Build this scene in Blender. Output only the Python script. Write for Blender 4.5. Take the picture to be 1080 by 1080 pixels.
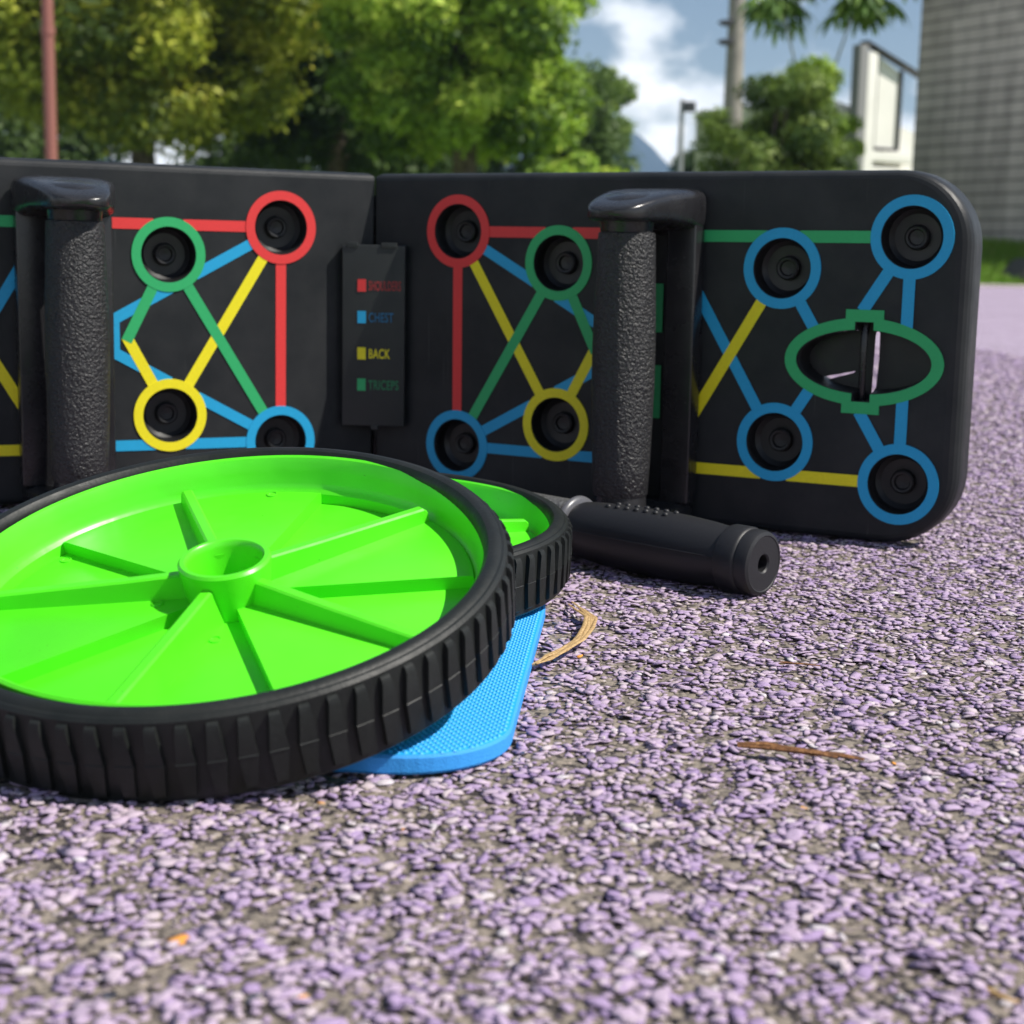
import bpy, bmesh, math, random
import numpy as np
from mathutils import Vector, Matrix
from mathutils.geometry import tessellate_polygon

for o in list(bpy.data.objects):
    bpy.data.objects.remove(o, do_unlink=True)
sc = bpy.context.scene
COL = sc.collection
random.seed(7)
R = math.radians
PI = math.pi

# ------------------------------------------------------------------ camera
CAM_F = 1629.8          # focal length in photo pixels (1080 wide)
PITCH, ROLL, CAM_H = 0.16374, -0.0217, 0.13544
cam_d = bpy.data.cameras.new('camera')
cam = bpy.data.objects.new('camera', cam_d)
COL.objects.link(cam)
sc.camera = cam
_f = Vector((0, math.cos(PITCH), -math.sin(PITCH)))
_u = Vector((0, math.sin(PITCH), math.cos(PITCH)))
_r = Vector((1, 0, 0))
c_, s_ = math.cos(ROLL), math.sin(ROLL)
r2 = c_*_r - s_*_u
u2 = s_*_r + c_*_u
cam.matrix_world = Matrix(((r2.x, u2.x, -_f.x, 0), (r2.y, u2.y, -_f.y, 0), (r2.z, u2.z, -_f.z, CAM_H), (0, 0, 0, 1)))
cam_d.sensor_width = 36
cam_d.lens = CAM_F/1080*36
cam_d.clip_start = 0.01
cam_d.clip_end = 3000
cam_d.dof.use_dof = True
cam_d.dof.focus_distance = 0.56
cam_d.dof.aperture_fstop = 20.5
cam_d.dof.aperture_blades = 0

# ------------------------------------------------------------------ world + sun
SUN_EL, SUN_AZ = R(51), R(-16)      # azimuth measured from +x towards +y
world = bpy.data.worlds.new('World')
sc.world = world
world.use_nodes = True
nt = world.node_tree
nt.nodes.clear()
def wn(t, **k):
    n = nt.nodes.new(t)
    for a, b in k.items():
        setattr(n, a, b)
    return n
sky = wn('ShaderNodeTexSky', sky_type='NISHITA', sun_disc=False)
sky.sun_elevation = SUN_EL
sky.sun_rotation = PI/2 - SUN_AZ
sky.altitude = 300
sky.air_density = 1.0
sky.dust_density = 0.2
sky.ozone_density = 3.0
tc = wn('ShaderNodeTexCoord')
mp = wn('ShaderNodeMapping')
mp.inputs['Scale'].default_value = (1, 1, 1.7)
mp.inputs['Location'].default_value = (1.15, 0.2, 0.35)
n1 = wn('ShaderNodeTexNoise')
n1.inputs['Scale'].default_value = 5.2
n1.inputs['Detail'].default_value = 9
n1.inputs['Roughness'].default_value = 0.52
rp = wn('ShaderNodeValToRGB')
rp.color_ramp.elements[0].position = 0.49
rp.color_ramp.elements[1].position = 0.545
n2 = wn('ShaderNodeTexNoise')
n2.inputs['Scale'].default_value = 9
n2.inputs['Detail'].default_value = 6
rp2 = wn('ShaderNodeValToRGB')
rp2.color_ramp.elements[0].position = 0.35
rp2.color_ramp.elements[0].color = (11.5, 12.4, 13.6, 1)
rp2.color_ramp.elements[1].position = 0.62
rp2.color_ramp.elements[1].color = (18.5, 18.5, 18.5, 1)
mx = wn('ShaderNodeMix', data_type='RGBA')
bg = wn('ShaderNodeBackground')
bg.inputs['Strength'].default_value = 0.070
out = wn('ShaderNodeOutputWorld')
L = nt.links.new
L(tc.outputs['Generated'], mp.inputs['Vector'])
L(mp.outputs[0], n1.inputs['Vector'])
L(mp.outputs[0], n2.inputs['Vector'])
L(n1.outputs['Fac'], rp.inputs[0])
spw = wn('ShaderNodeSeparateXYZ'); L(tc.outputs['Generated'], spw.inputs[0])
lowm = wn('ShaderNodeMapRange'); lowm.inputs['From Min'].default_value = .22; lowm.inputs['From Max'].default_value = .42
lowm.inputs['To Min'].default_value = 1; lowm.inputs['To Max'].default_value = .12
L(spw.outputs['Z'], lowm.inputs['Value'])
cm = wn('ShaderNodeMath', operation='MULTIPLY'); L(rp.outputs[0], cm.inputs[0]); L(lowm.outputs[0], cm.inputs[1])
L(n2.outputs['Fac'], rp2.inputs[0])
L(cm.outputs[0], mx.inputs[0])
L(sky.outputs[0], mx.inputs[6])
L(rp2.outputs[0], mx.inputs[7])
L(mx.outputs[2], bg.inputs[0])
L(bg.outputs[0], out.inputs[0])

sun_d = bpy.data.lights.new('sun', 'SUN')
sun_d.energy = 5.0
sun_d.angle = R(0.5)
sun_d.color = (1.0, 0.95, 0.87)
sun = bpy.data.objects.new('sun', sun_d)
COL.objects.link(sun)
sdir = Vector((math.cos(SUN_EL)*math.cos(SUN_AZ), math.cos(SUN_EL)*math.sin(SUN_AZ), math.sin(SUN_EL)))
sun.rotation_euler = sdir.to_track_quat('Z', 'Y').to_euler()
sun.location = sdir*20
sc.view_settings.view_transform = 'Standard'
sc.view_settings.look = 'None'
sc.view_settings.exposure = 0.32
sc.view_settings.gamma = 1

# ------------------------------------------------------------------ helpers
def empty(name, label, cat, loc=(0, 0, 0), rotz=0, group=None):
    o = bpy.data.objects.new(name, None)
    COL.objects.link(o)
    o.empty_display_size = 0.05
    o.location = loc
    o.rotation_euler = (0, 0, rotz)
    tag(o, label, cat, group)
    return o

def tag(o, label=None, cat=None, group=None, kind=None):
    if label: o['label'] = label
    if cat: o['category'] = cat
    if group: o['group'] = group
    if kind: o['kind'] = kind
    return o

class MB:
    """collects geometry of one mesh"""
    def __init__(s):
        s.v = []; s.f = []; s.m = []
    def add(s, vs, fs, mi=0):
        b = len(s.v)
        s.v += [tuple(v) for v in vs]
        s.f += [tuple(i+b for i in f) for f in fs]
        s.m += [mi]*len(fs)
    def box(s, x0, x1, y0, y1, z0, z1, mi=0, ch=0.0):
        if ch <= 0:
            vs = [(x, y, z) for z in (z0, z1) for y in (y0, y1) for x in (x0, x1)]
            fs = [(0, 2, 3, 1), (4, 5, 7, 6), (0, 1, 5, 4), (2, 6, 7, 3), (0, 4, 6, 2), (1, 3, 7, 5)]
            s.add(vs, fs, mi)
        else:
            bm = bmesh.new()
            bmesh.ops.create_cube(bm, size=1)
            for v in bm.verts:
                v.co = Vector(((x0+x1)/2+v.co.x*(x1-x0), (y0+y1)/2+v.co.y*(y1-y0), (z0+z1)/2+v.co.z*(z1-z0)))
            bmesh.ops.bevel(bm, geom=bm.edges[:], offset=ch, segments=3, affect='EDGES', profile=0.6)
            s.bm(bm, mi)
    def bm(s, bm, mi=0, mat=None):
        bm.verts.ensure_lookup_table()
        s.add([(mat @ v.co if mat else v.co) for v in bm.verts], [[v.index for v in f.verts] for f in bm.faces], mi)
        bm.free()
    def lathe(s, prof, n=48, mi=0, axis=None, origin=(0, 0, 0), close=False, caps=False):
        """profile [(r,h)] about local z (or axis)"""
        o = Vector(origin)
        q = Vector((0, 0, 1)).rotation_difference(Vector(axis).normalized()).to_matrix() if axis is not None else Matrix.Identity(3)
        vs = []
        for r, h in prof:
            for k in range(n):
                a = 2*PI*k/n
                vs.append(o + q @ Vector((r*math.cos(a), r*math.sin(a), h)))
        fs = []
        m = len(prof)
        for i in range(m if close else m-1):
            j = (i+1) % m
            for k in range(n):
                k2 = (k+1) % n
                fs.append((i*n+k, i*n+k2, j*n+k2, j*n+k))
        if caps:
            fs.append(tuple(range(n-1, -1, -1)))
            fs.append(tuple((m-1)*n+k for k in range(n)))
        s.add(vs, fs, mi)
    def tube(s, pts, rads, n=10, mi=0, flat=1.0):
        pts = [Vector(p) for p in pts]
        if not hasattr(rads, '__len__'): rads = [rads]*len(pts)
        vs = []
        ref = None
        for i, p in enumerate(pts):
            t = (pts[min(i+1, len(pts)-1)] - pts[max(i-1, 0)]).normalized()
            if ref is None:
                ref = Vector((0, 0, 1)) if abs(t.z) < 0.9 else Vector((1, 0, 0))
            b = t.cross(ref).normalized()
            nrm = b.cross(t).normalized()
            ref = nrm
            for k in range(n):
                a = 2*PI*k/n
                vs.append(p + b*(math.cos(a)*rads[i]) + nrm*(math.sin(a)*rads[i]*flat))
        fs = []
        for i in range(len(pts)-1):
            for k in range(n):
                k2 = (k+1) % n
                fs.append((i*n+k, i*n+k2, (i+1)*n+k2, (i+1)*n+k))
        fs.append(tuple(range(n-1, -1, -1)))
        fs.append(tuple((len(pts)-1)*n+k for k in range(n)))
        s.add(vs, fs, mi)
    def build(s, name, mats, parent=None, smooth=30, fixn=True):
        me = bpy.data.meshes.new(name)
        me.from_pydata(s.v, [], s.f)
        if not isinstance(mats, (list, tuple)): mats = [mats]
        for m in mats: me.materials.append(m)
        me.polygons.foreach_set('material_index', s.m)
        me.update()
        if fixn:
            bm = bmesh.new(); bm.from_mesh(me)
            bmesh.ops.recalc_face_normals(bm, faces=bm.faces)
            bm.to_mesh(me); bm.free()
        if smooth:
            me.polygons.foreach_set('use_smooth', [True]*len(me.polygons))
            me.set_sharp_from_angle(angle=R(smooth))
        o = bpy.data.objects.new(name, me)
        COL.objects.link(o)
        if parent: o.parent = parent
        return o

def mesh_np(name, verts, faces, mat, parent=None, attr=None, smooth=False):
    """fast numpy mesh; faces (M,k)"""
    me = bpy.data.meshes.new(name)
    k = faces.shape[1]
    me.vertices.add(len(verts))
    me.vertices.foreach_set('co', np.ascontiguousarray(verts, dtype=np.float32).ravel())
    me.loops.add(len(faces)*k)
    me.loops.foreach_set('vertex_index', np.ascontiguousarray(faces, dtype=np.int32).ravel())
    me.polygons.add(len(faces))
    me.polygons.foreach_set('loop_start', np.arange(0, len(faces)*k, k, dtype=np.int32))
    me.polygons.foreach_set('loop_total', np.full(len(faces), k, dtype=np.int32))
    me.update(calc_edges=True)
    for m in (mat if isinstance(mat, (list, tuple)) else [mat]): me.materials.append(m)
    if attr is not None:
        a = me.attributes.new('tint', 'FLOAT', 'POINT')
        a.data.foreach_set('value', np.ascontiguousarray(attr, dtype=np.float32))
    if smooth:
        me.polygons.foreach_set('use_smooth', [True]*len(me.polygons))
    o = bpy.data.objects.new(name, me)
    COL.objects.link(o)
    if parent: o.parent = parent
    return o

class Mat:
    def __init__(s, name, color=(.5, .5, .5), rough=.5, spec=.5, metal=0):
        s.m = bpy.data.materials.new(name)
        s.m.use_nodes = True
        s.t = s.m.node_tree
        s.b = s.t.nodes['Principled BSDF']
        s.b.inputs['Base Color'].default_value = (*color, 1)
        s.b.inputs['Roughness'].default_value = rough
        s.b.inputs['Specular IOR Level'].default_value = spec
        s.b.inputs['Metallic'].default_value = metal
    def n(s, t, **k):
        x = s.t.nodes.new(t)
        for a, b in k.items():
            if a in ('scale', 'detail', 'rough', 'rand'):
                nm = {'scale': 'Scale', 'detail': 'Detail', 'rough': 'Roughness', 'rand': 'Randomness'}[a]
                x.inputs[nm].default_value = b
            else: setattr(x, a, b)
        return x
    def l(s, a, b): s.t.links.new(a, b)
    def coord(s, which='Object'): return s.n('ShaderNodeTexCoord').outputs[which]
    def noise(s, scale, detail=4, rough=.5, co=None, out='Fac'):
        x = s.n('ShaderNodeTexNoise', scale=scale, detail=detail, rough=rough)
        s.l(co if co is not None else s.coord(), x.inputs['Vector'])
        return x.outputs[out]
    def ramp(s, fac, stops, interp='LINEAR'):
        x = s.n('ShaderNodeValToRGB')
        x.color_ramp.interpolation = interp
        e = x.color_ramp.elements
        while len(e) < len(stops): e.new(0.5)
        for i, (p, c) in enumerate(stops):
            e[i].position = p
            e[i].color = (*c, 1) if hasattr(c, '__len__') else (c, c, c, 1)
        s.l(fac, x.inputs[0])
        return x.outputs[0]
    def mix(s, fac, a, b, blend='MIX'):
        x = s.n('ShaderNodeMix', data_type='RGBA', blend_type=blend)
        for sock, v in ((x.inputs[0], fac), (x.inputs[6], a), (x.inputs[7], b)):
            if hasattr(v, 'links') or hasattr(v, 'is_linked'): s.l(v, sock)
            elif hasattr(v, '__len__'): sock.default_value = (*v, 1)
            else: sock.default_value = v
        return x.outputs[2]
    def math(s, op, a, b=None):
        x = s.n('ShaderNodeMath', operation=op)
        for i, v in enumerate((a, b)):
            if v is None: continue
            if hasattr(v, 'is_linked'): s.l(v, x.inputs[i])
            else: x.inputs[i].default_value = v
        return x.outputs[0]
    def col(s, v): s.l(v, s.b.inputs['Base Color']); return s
    def rgh(s, v): s.l(v, s.b.inputs['Roughness']); return s
    def bump(s, h, dist=.001, strength=1.0, prev=None):
        x = s.n('ShaderNodeBump')
        x.inputs['Distance'].default_value = dist
        x.inputs['Strength'].default_value = strength
        s.l(h, x.inputs['Height'])
        if prev is not None: s.l(prev, x.inputs['Normal'])
        s.l(x.outputs[0], s.b.inputs['Normal'])
        return x.outputs[0]

M = {}
# --- court granules
m = Mat('court_granule', rough=.85, spec=.15)
at = m.n('ShaderNodeAttribute', attribute_name='tint').outputs['Fac']
sep = m.n('ShaderNodeSeparateXYZ')
geo = m.n('ShaderNodeNewGeometry')
m.l(geo.outputs['Position'], sep.inputs[0])
worn = m.noise(900, 3, .6, geo.outputs['Position'])
paint = m.ramp(at, [(0, (.33, .24, .41)), (.35, (.42, .32, .46)), (.75, (.48, .38, .475)), (.93, (.51, .43, .46)), (.985, (.60, .56, .60)), (1, (.75, .33, .07))])
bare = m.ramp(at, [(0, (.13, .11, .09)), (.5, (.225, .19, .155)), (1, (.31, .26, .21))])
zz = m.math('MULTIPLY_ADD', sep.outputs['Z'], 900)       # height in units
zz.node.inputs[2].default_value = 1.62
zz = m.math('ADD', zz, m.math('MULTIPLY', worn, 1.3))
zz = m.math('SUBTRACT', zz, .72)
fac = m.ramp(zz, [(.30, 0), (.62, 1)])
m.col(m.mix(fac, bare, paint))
m.bump(m.noise(2500, 3, .6, geo.outputs['Position']), .0003, .6)
M['granule'] = m.m
# --- court sheet below the granules / far court
m = Mat('court_sheet', rough=.85, spec=.25)
geo = m.n('ShaderNodeNewGeometry').outputs['Position']
vo = m.n('ShaderNodeTexVoronoi', scale=300); m.l(geo, vo.inputs['Vector'])
sp = m.n('ShaderNodeSeparateXYZ'); m.l(geo, sp.inputs[0])
far = m.ramp(m.math('MULTIPLY', sp.outputs['Y'], 1/4.0), [(.38, 0), (.60, 1)])
patch = m.ramp(m.noise(1.1, 4, .6, geo), [(.3, .86), (.7, 1.06)])
lil = m.mix(m.ramp(vo.outputs['Color'], [(.2, 0), (.8, 1)]), (.43, .335, .49), (.55, .455, .575))
gap = m.ramp(vo.outputs['Distance'], [(.50, 0), (.68, 1)])
colf = m.mix(gap, lil, (.13, .11, .10))
colf = m.mix(1.0, colf, patch, 'MULTIPLY')
neard = m.mix(m.ramp(m.noise(230, 3, .6, geo), [(.42, 0), (.50, 1)]), (.04, .034, .034), m.ramp(m.noise(700, 4, .6, geo), [(.3, (.15, .13, .11)), (.7, (.29, .245, .20))]))
m.col(m.mix(far, neard, colf))
m.bump(m.math('SUBTRACT', 1.0, vo.outputs['Distance']), .002, .7)
M['court'] = m.m
# --- plastics
def plastic(name, color, rough=.4, bumpscale=None, dist=.0001, spec=.5, dust=0.0):
    m = Mat(name, color, rough, spec)
    if bumpscale: m.bump(m.noise(bumpscale, 3, .6), dist, 1.0)
    r = m.ramp(m.noise(60, 5, .6), [(.3, rough*.8), (.7, min(1, rough*1.25))])
    m.rgh(r)
    if dust:
        d = m.ramp(m.noise(1400, 4, .7), [(.62, 0), (.75, dust)])
        d2 = m.ramp(m.noise(35, 4, .6), [(.4, 0.15), (.7, 1)])
        m.col(m.mix(m.math('MULTIPLY', d, d2), color, (.35, .33, .30)))
    return m.m
M['board'] = plastic('black_board_plastic', (.014, .016, .018), .44, 1500, .00012, .24, dust=.12)
M['bracket'] = plastic('black_bracket_plastic', (.010, .010, .012), .26, 900, .00006, .5, dust=.10)
M['socket'] = plastic('black_socket_plastic', (.009, .009, .010), .45, 900, .00005)
M['legend'] = plastic('black_legend_plastic', (.013, .016, .016), .5, 1500, .00006, dust=.06)
def add_scuffs(mat):
    t = mat.node_tree; b = t.nodes['Principled BSDF']
    src = b.inputs['Base Color'].links[0].from_socket
    tc_ = t.nodes.new('ShaderNodeTexCoord'); mp_ = t.nodes.new('ShaderNodeMapping')
    mp_.inputs['Rotation'].default_value = (0, .5, .4); mp_.inputs['Scale'].default_value = (900, 900, 14)
    nz_ = t.nodes.new('ShaderNodeTexNoise'); nz_.inputs['Scale'].default_value = 1; nz_.inputs['Detail'].default_value = 2
    rp_ = t.nodes.new('ShaderNodeValToRGB'); rp_.color_ramp.elements[0].position = .71; rp_.color_ramp.elements[1].position = .78
    rp_.color_ramp.elements[1].color = (.35, .35, .35, 1)
    n3 = t.nodes.new('ShaderNodeTexNoise'); n3.inputs['Scale'].default_value = 22; n3.inputs['Detail'].default_value = 6; n3.inputs['Roughness'].default_value = .65
    r3 = t.nodes.new('ShaderNodeValToRGB'); r3.color_ramp.elements[0].position = .38; r3.color_ramp.elements[0].color = (0, 0, 0, 1); r3.color_ramp.elements[1].position = .75; r3.color_ramp.elements[1].color = (.16, .16, .16, 1)
    ad = t.nodes.new('ShaderNodeMix'); ad.data_type = 'RGBA'; ad.blend_type = 'LIGHTEN'; ad.inputs[0].default_value = 1
    mx_ = t.nodes.new('ShaderNodeMix'); mx_.data_type = 'RGBA'; mx_.inputs[7].default_value = (.12, .12, .12, 1)
    l = t.links.new
    l(tc_.outputs['Object'], mp_.inputs[0]); l(mp_.outputs[0], nz_.inputs['Vector']); l(nz_.outputs[0], rp_.inputs[0])
    l(tc_.outputs['Object'], n3.inputs['Vector']); l(n3.outputs[0], r3.inputs[0])
    l(rp_.outputs[0], ad.inputs[6]); l(r3.outputs[0], ad.inputs[7])
    l(ad.outputs[2], mx_.inputs[0]); l(src, mx_.inputs[6]); l(mx_.outputs[2], b.inputs['Base Color'])
add_scuffs(M['board']); add_scuffs(M['bracket'])
def print_mat(name, c, rough=.5):
    m = Mat(name, c, rough, .4)
    v = m.ramp(m.noise(900, 4, .7), [(.3, .90), (.7, 1.0)])
    m.col(m.mix(1.0, c, v, 'MULTIPLY'))
    m.bump(m.noise(1500, 3, .6), .0001, .6)
    return m.m
M['red'] = print_mat('red_print', (.74, .045, .045))
M['blue'] = print_mat('blue_print', (.015, .36, .66))
M['yellow'] = print_mat('yellow_print', (.86, .76, .015))
M['green'] = print_mat('green_print', (.03, .42, .14))
M['red_dim'] = print_mat('shaded_red_lettering', (.34, .03, .03))  # legend lettering: shade put into darker copies of the print colours
M['blue_dim'] = print_mat('shaded_blue_lettering', (.015, .15, .30))
M['green_dim'] = print_mat('shaded_green_lettering', (.018, .20, .08))
# grips with leather-like grain
m = Mat('grained_grip_rubber', (.018, .018, .020), .42, .5)
co = m.coord()
v1 = m.n('ShaderNodeTexVoronoi', scale=760, feature='SMOOTH_F1'); 
wv = m.n('ShaderNodeVectorMath', operation='ADD')
nz = m.n('ShaderNodeTexNoise', scale=480, detail=3); m.l(co, nz.inputs['Vector'])
sc_ = m.n('ShaderNodeVectorMath', operation='SCALE'); m.l(nz.outputs['Color'], sc_.inputs[0]); sc_.inputs['Scale'].default_value = .003
m.l(co, wv.inputs[0]); m.l(sc_.outputs[0], wv.inputs[1]); m.l(wv.outputs[0], v1.inputs['Vector'])
h = m.math('ADD', m.math('MULTIPLY', v1.outputs['Distance'], 1.0), m.math('MULTIPLY', m.noise(900, 4, .6), .6))
m.bump(h, .0011, 1.0)
M['grip'] = m.m
# roller grip rubber
m = Mat('matte_roller_rubber', (.014, .014, .016), .5, .42)
m.bump(m.noise(1100, 4, .6), .00008, 1)
d = m.ramp(m.noise(1500, 3, .7), [(.70, 0), (.78, .5)])
m.col(m.mix(d, (.014, .014, .016), (.30, .28, .26)))
M['roller_grip'] = m.m
m = Mat('streaked_sleeve', (.05, .05, .05), .5, .5)
wv = m.n('ShaderNodeTexNoise', scale=120, detail=5)
mpn = m.n('ShaderNodeMapping'); mpn.inputs['Scale'].default_value = (6, 6, .6); m.l(m.coord(), mpn.inputs[0]); m.l(mpn.outputs[0], wv.inputs['Vector'])
m.col(m.ramp(wv.outputs['Fac'], [(.35, .03), (.55, .10), (.75, .20)]))
m.bump(wv.outputs['Fac'], .0004, 1)
M['sleeve'] = m.m
# tyre
m = Mat('black_tyre_rubber', (.020, .021, .021), .50, .35)
m.bump(m.noise(700, 4, .6), .00012, 1)
d = m.ramp(m.noise(900, 4, .75), [(.66, 0), (.80, .45)])
m.col(m.mix(d, m.ramp(m.noise(70, 4), [(.3, (.007, .009, .008)), (.7, (.014, .016, .015))]), (.22, .21, .19)))
m.rgh(m.ramp(m.noise(90, 4, .6), [(.3, .42), (.7, .62)]))
M['tyre'] = m.m
# green rim plastic
m = Mat('lime_green_plastic', (.09, .70, .015), .3, .5)
dots = m.ramp(m.noise(700, 2, .5), [(.76, 0), (.79, 1)])
m.col(m.mix(dots, m.ramp(m.noise(25, 3), [(.3, (.075, .64, .010)), (.7, (.105, .74, .018))]), (.035, .22, .01)))
m.rgh(m.ramp(m.noise(40, 4, .6), [(.3, .27), (.7, .42)]))
m.bump(m.noise(55, 3, .5), .00035, 1)
M['lime'] = m.m
# foam
m = Mat('blue_foam_top', (.015, .36, .78), .55, .4)
def foam_bump(m, p=1250):
    sx = m.n('ShaderNodeSeparateXYZ'); m.l(m.coord(), sx.inputs[0])
    a = m.math('ADD', sx.outputs['X'], sx.outputs['Y']); b = m.math('SUBTRACT', sx.outputs['X'], sx.outputs['Y'])
    a = m.math('SINE', m.math('MULTIPLY', a, 2*PI/.0036)); b = m.math('SINE', m.math('MULTIPLY', b, 2*PI/.0036))
    return m.math('MULTIPLY', a, b)
hb = foam_bump(m)
m.bump(m.noise(1500, 3), .0001, 1)
M['foam_top'] = m.m
m = Mat('blue_foam_edge', (.04, .30, .74), .7, .3)
m.bump(m.noise(1800, 3), .0002, 1)
M['foam_edge'] = m.m
# dry straw and twig
m = Mat('dry_straw', (.5, .36, .18), .7, .3)
m.col(m.ramp(m.noise(900, 5, .7), [(.3, (.20, .12, .05)), (.5, (.44, .29, .13)), (.75, (.62, .46, .26))]))
M['straw'] = m.m
m = Mat('twig_bark', (.25, .12, .05), .7, .3)
m.col(m.ramp(m.noise(500, 5, .7), [(.3, (.05, .022, .010)), (.55, (.20, .09, .035)), (.75, (.45, .25, .10))]))
m.bump(m.noise(900, 4), .0004, 1)
M['twig'] = m.m

# ==================================================================== SETTING
# purple sports court
mb = MB()
mb.add([(-14, -3, -.0015), (14, -3, -.0015), (14, 11.0, -.0015), (-14, 11.0, -.0015)], [(0, 1, 2, 3)])
court = mb.build('court_ground', M['court'], smooth=0)
tag(court, kind='structure')

m = Mat('pale_concrete', (.55, .50, .42), .9, .2)
m.col(m.ramp(m.noise(6, 6, .7), [(.3, (.44, .40, .34)), (.7, (.62, .57, .49))]))
M['concrete'] = m.m
mb = MB()
mb.box(-14, 14, 11.0, 11.45, -.2, .012)
tag(mb.build('kerb', M['concrete'], smooth=0), kind='structure')

m = Mat('lawn_soil', (.10, .14, .03), .95, .1)
m.col(m.ramp(m.noise(3, 6, .7), [(.3, (.07, .12, .02)), (.6, (.15, .22, .04)), (.8, (.24, .24, .09))]))
M['lawn'] = m.m
def ground_z(x, y):
    if y < 11.9: return -.02
    t = max(0.0, min(1.0, (y-11.9)/2.0))
    near = max(0.0, min(1.0, (x-2.2)/1.2))
    return -.02 + .30*t*t*(3-2*t)*near
xs = [-900, -300, -80, -30, -14, -8, -4, 0, 2, 2.5, 3, 3.5, 4, 4.5, 5, 6, 8, 14, 30, 80, 300, 900]
ys = [11.45, 11.9, 12.2, 12.5, 12.8, 13.1, 13.4, 13.7, 13.9, 16, 20, 30, 60, 120, 300, 1400]
v = [(x, y, ground_z(x, y)) for y in ys for x in xs]
f = [(j*len(xs)+i, j*len(xs)+i+1, (j+1)*len(xs)+i+1, (j+1)*len(xs)+i) for j in range(len(ys)-1) for i in range(len(xs)-1)]
mb = MB(); mb.add(v, f)
tag(mb.build('lawn_ground', M['lawn'], smooth=60), kind='structure')

# hills far away
m = Mat('haze_blue_forest_hill', (.05, .09, .05), .95, .1)
m.col(m.ramp(m.noise(.03, 6, .7), [(.3, (.015, .045, .085)), (.7, (.03, .07, .12))]))  # blue of distant haze painted into the forest colour
M['hill'] = m.m
rng = np.random.default_rng(3)
nx, ny = 120, 14
v = []
for j in range(ny):
    for i in range(nx):
        x = -700 + 1500*i/(nx-1)
        y = 900 + 40*j
        t = j/(ny-1)
        hgt = 46 + 20*math.sin(x*.012+1.1) + 11*math.sin(x*.031+.4) + 5*math.sin(x*.08)
        pk = 18*math.exp(-((x-50)/110)**2)
        z = (hgt+pk)*1.3*math.sin(min(1, t*1.15)*PI/2) - 2
        v.append((x, y, z + rng.normal(0, .8)))
f = [(j*nx+i, j*nx+i+1, (j+1)*nx+i+1, (j+1)*nx+i) for j in range(ny-1) for i in range(nx-1)]
mb = MB(); mb.add(v, f)
tag(mb.build('hills', M['hill'], smooth=60), kind='structure')

# even air around the whole place
hz = bpy.data.materials.new('air'); hz.use_nodes = True
hz.node_tree.nodes.clear()
hv = hz.node_tree.nodes.new('ShaderNodeVolumePrincipled')
hv.inputs['Color'].default_value = (.62, .80, 1, 1)
hv.inputs['Density'].default_value = .0004
ho = hz.node_tree.nodes.new('ShaderNodeOutputMaterial')
hz.node_tree.links.new(hv.outputs[0], ho.inputs['Volume'])
mb = MB(); mb.box(-1000, 1000, -10, 1750, -3.2, 170)
tag(mb.build('haze', hz, smooth=0), 'thin even haze in the air over the far hill, whose colour is already painted hazy blue', 'haze', kind='stuff')

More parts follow.
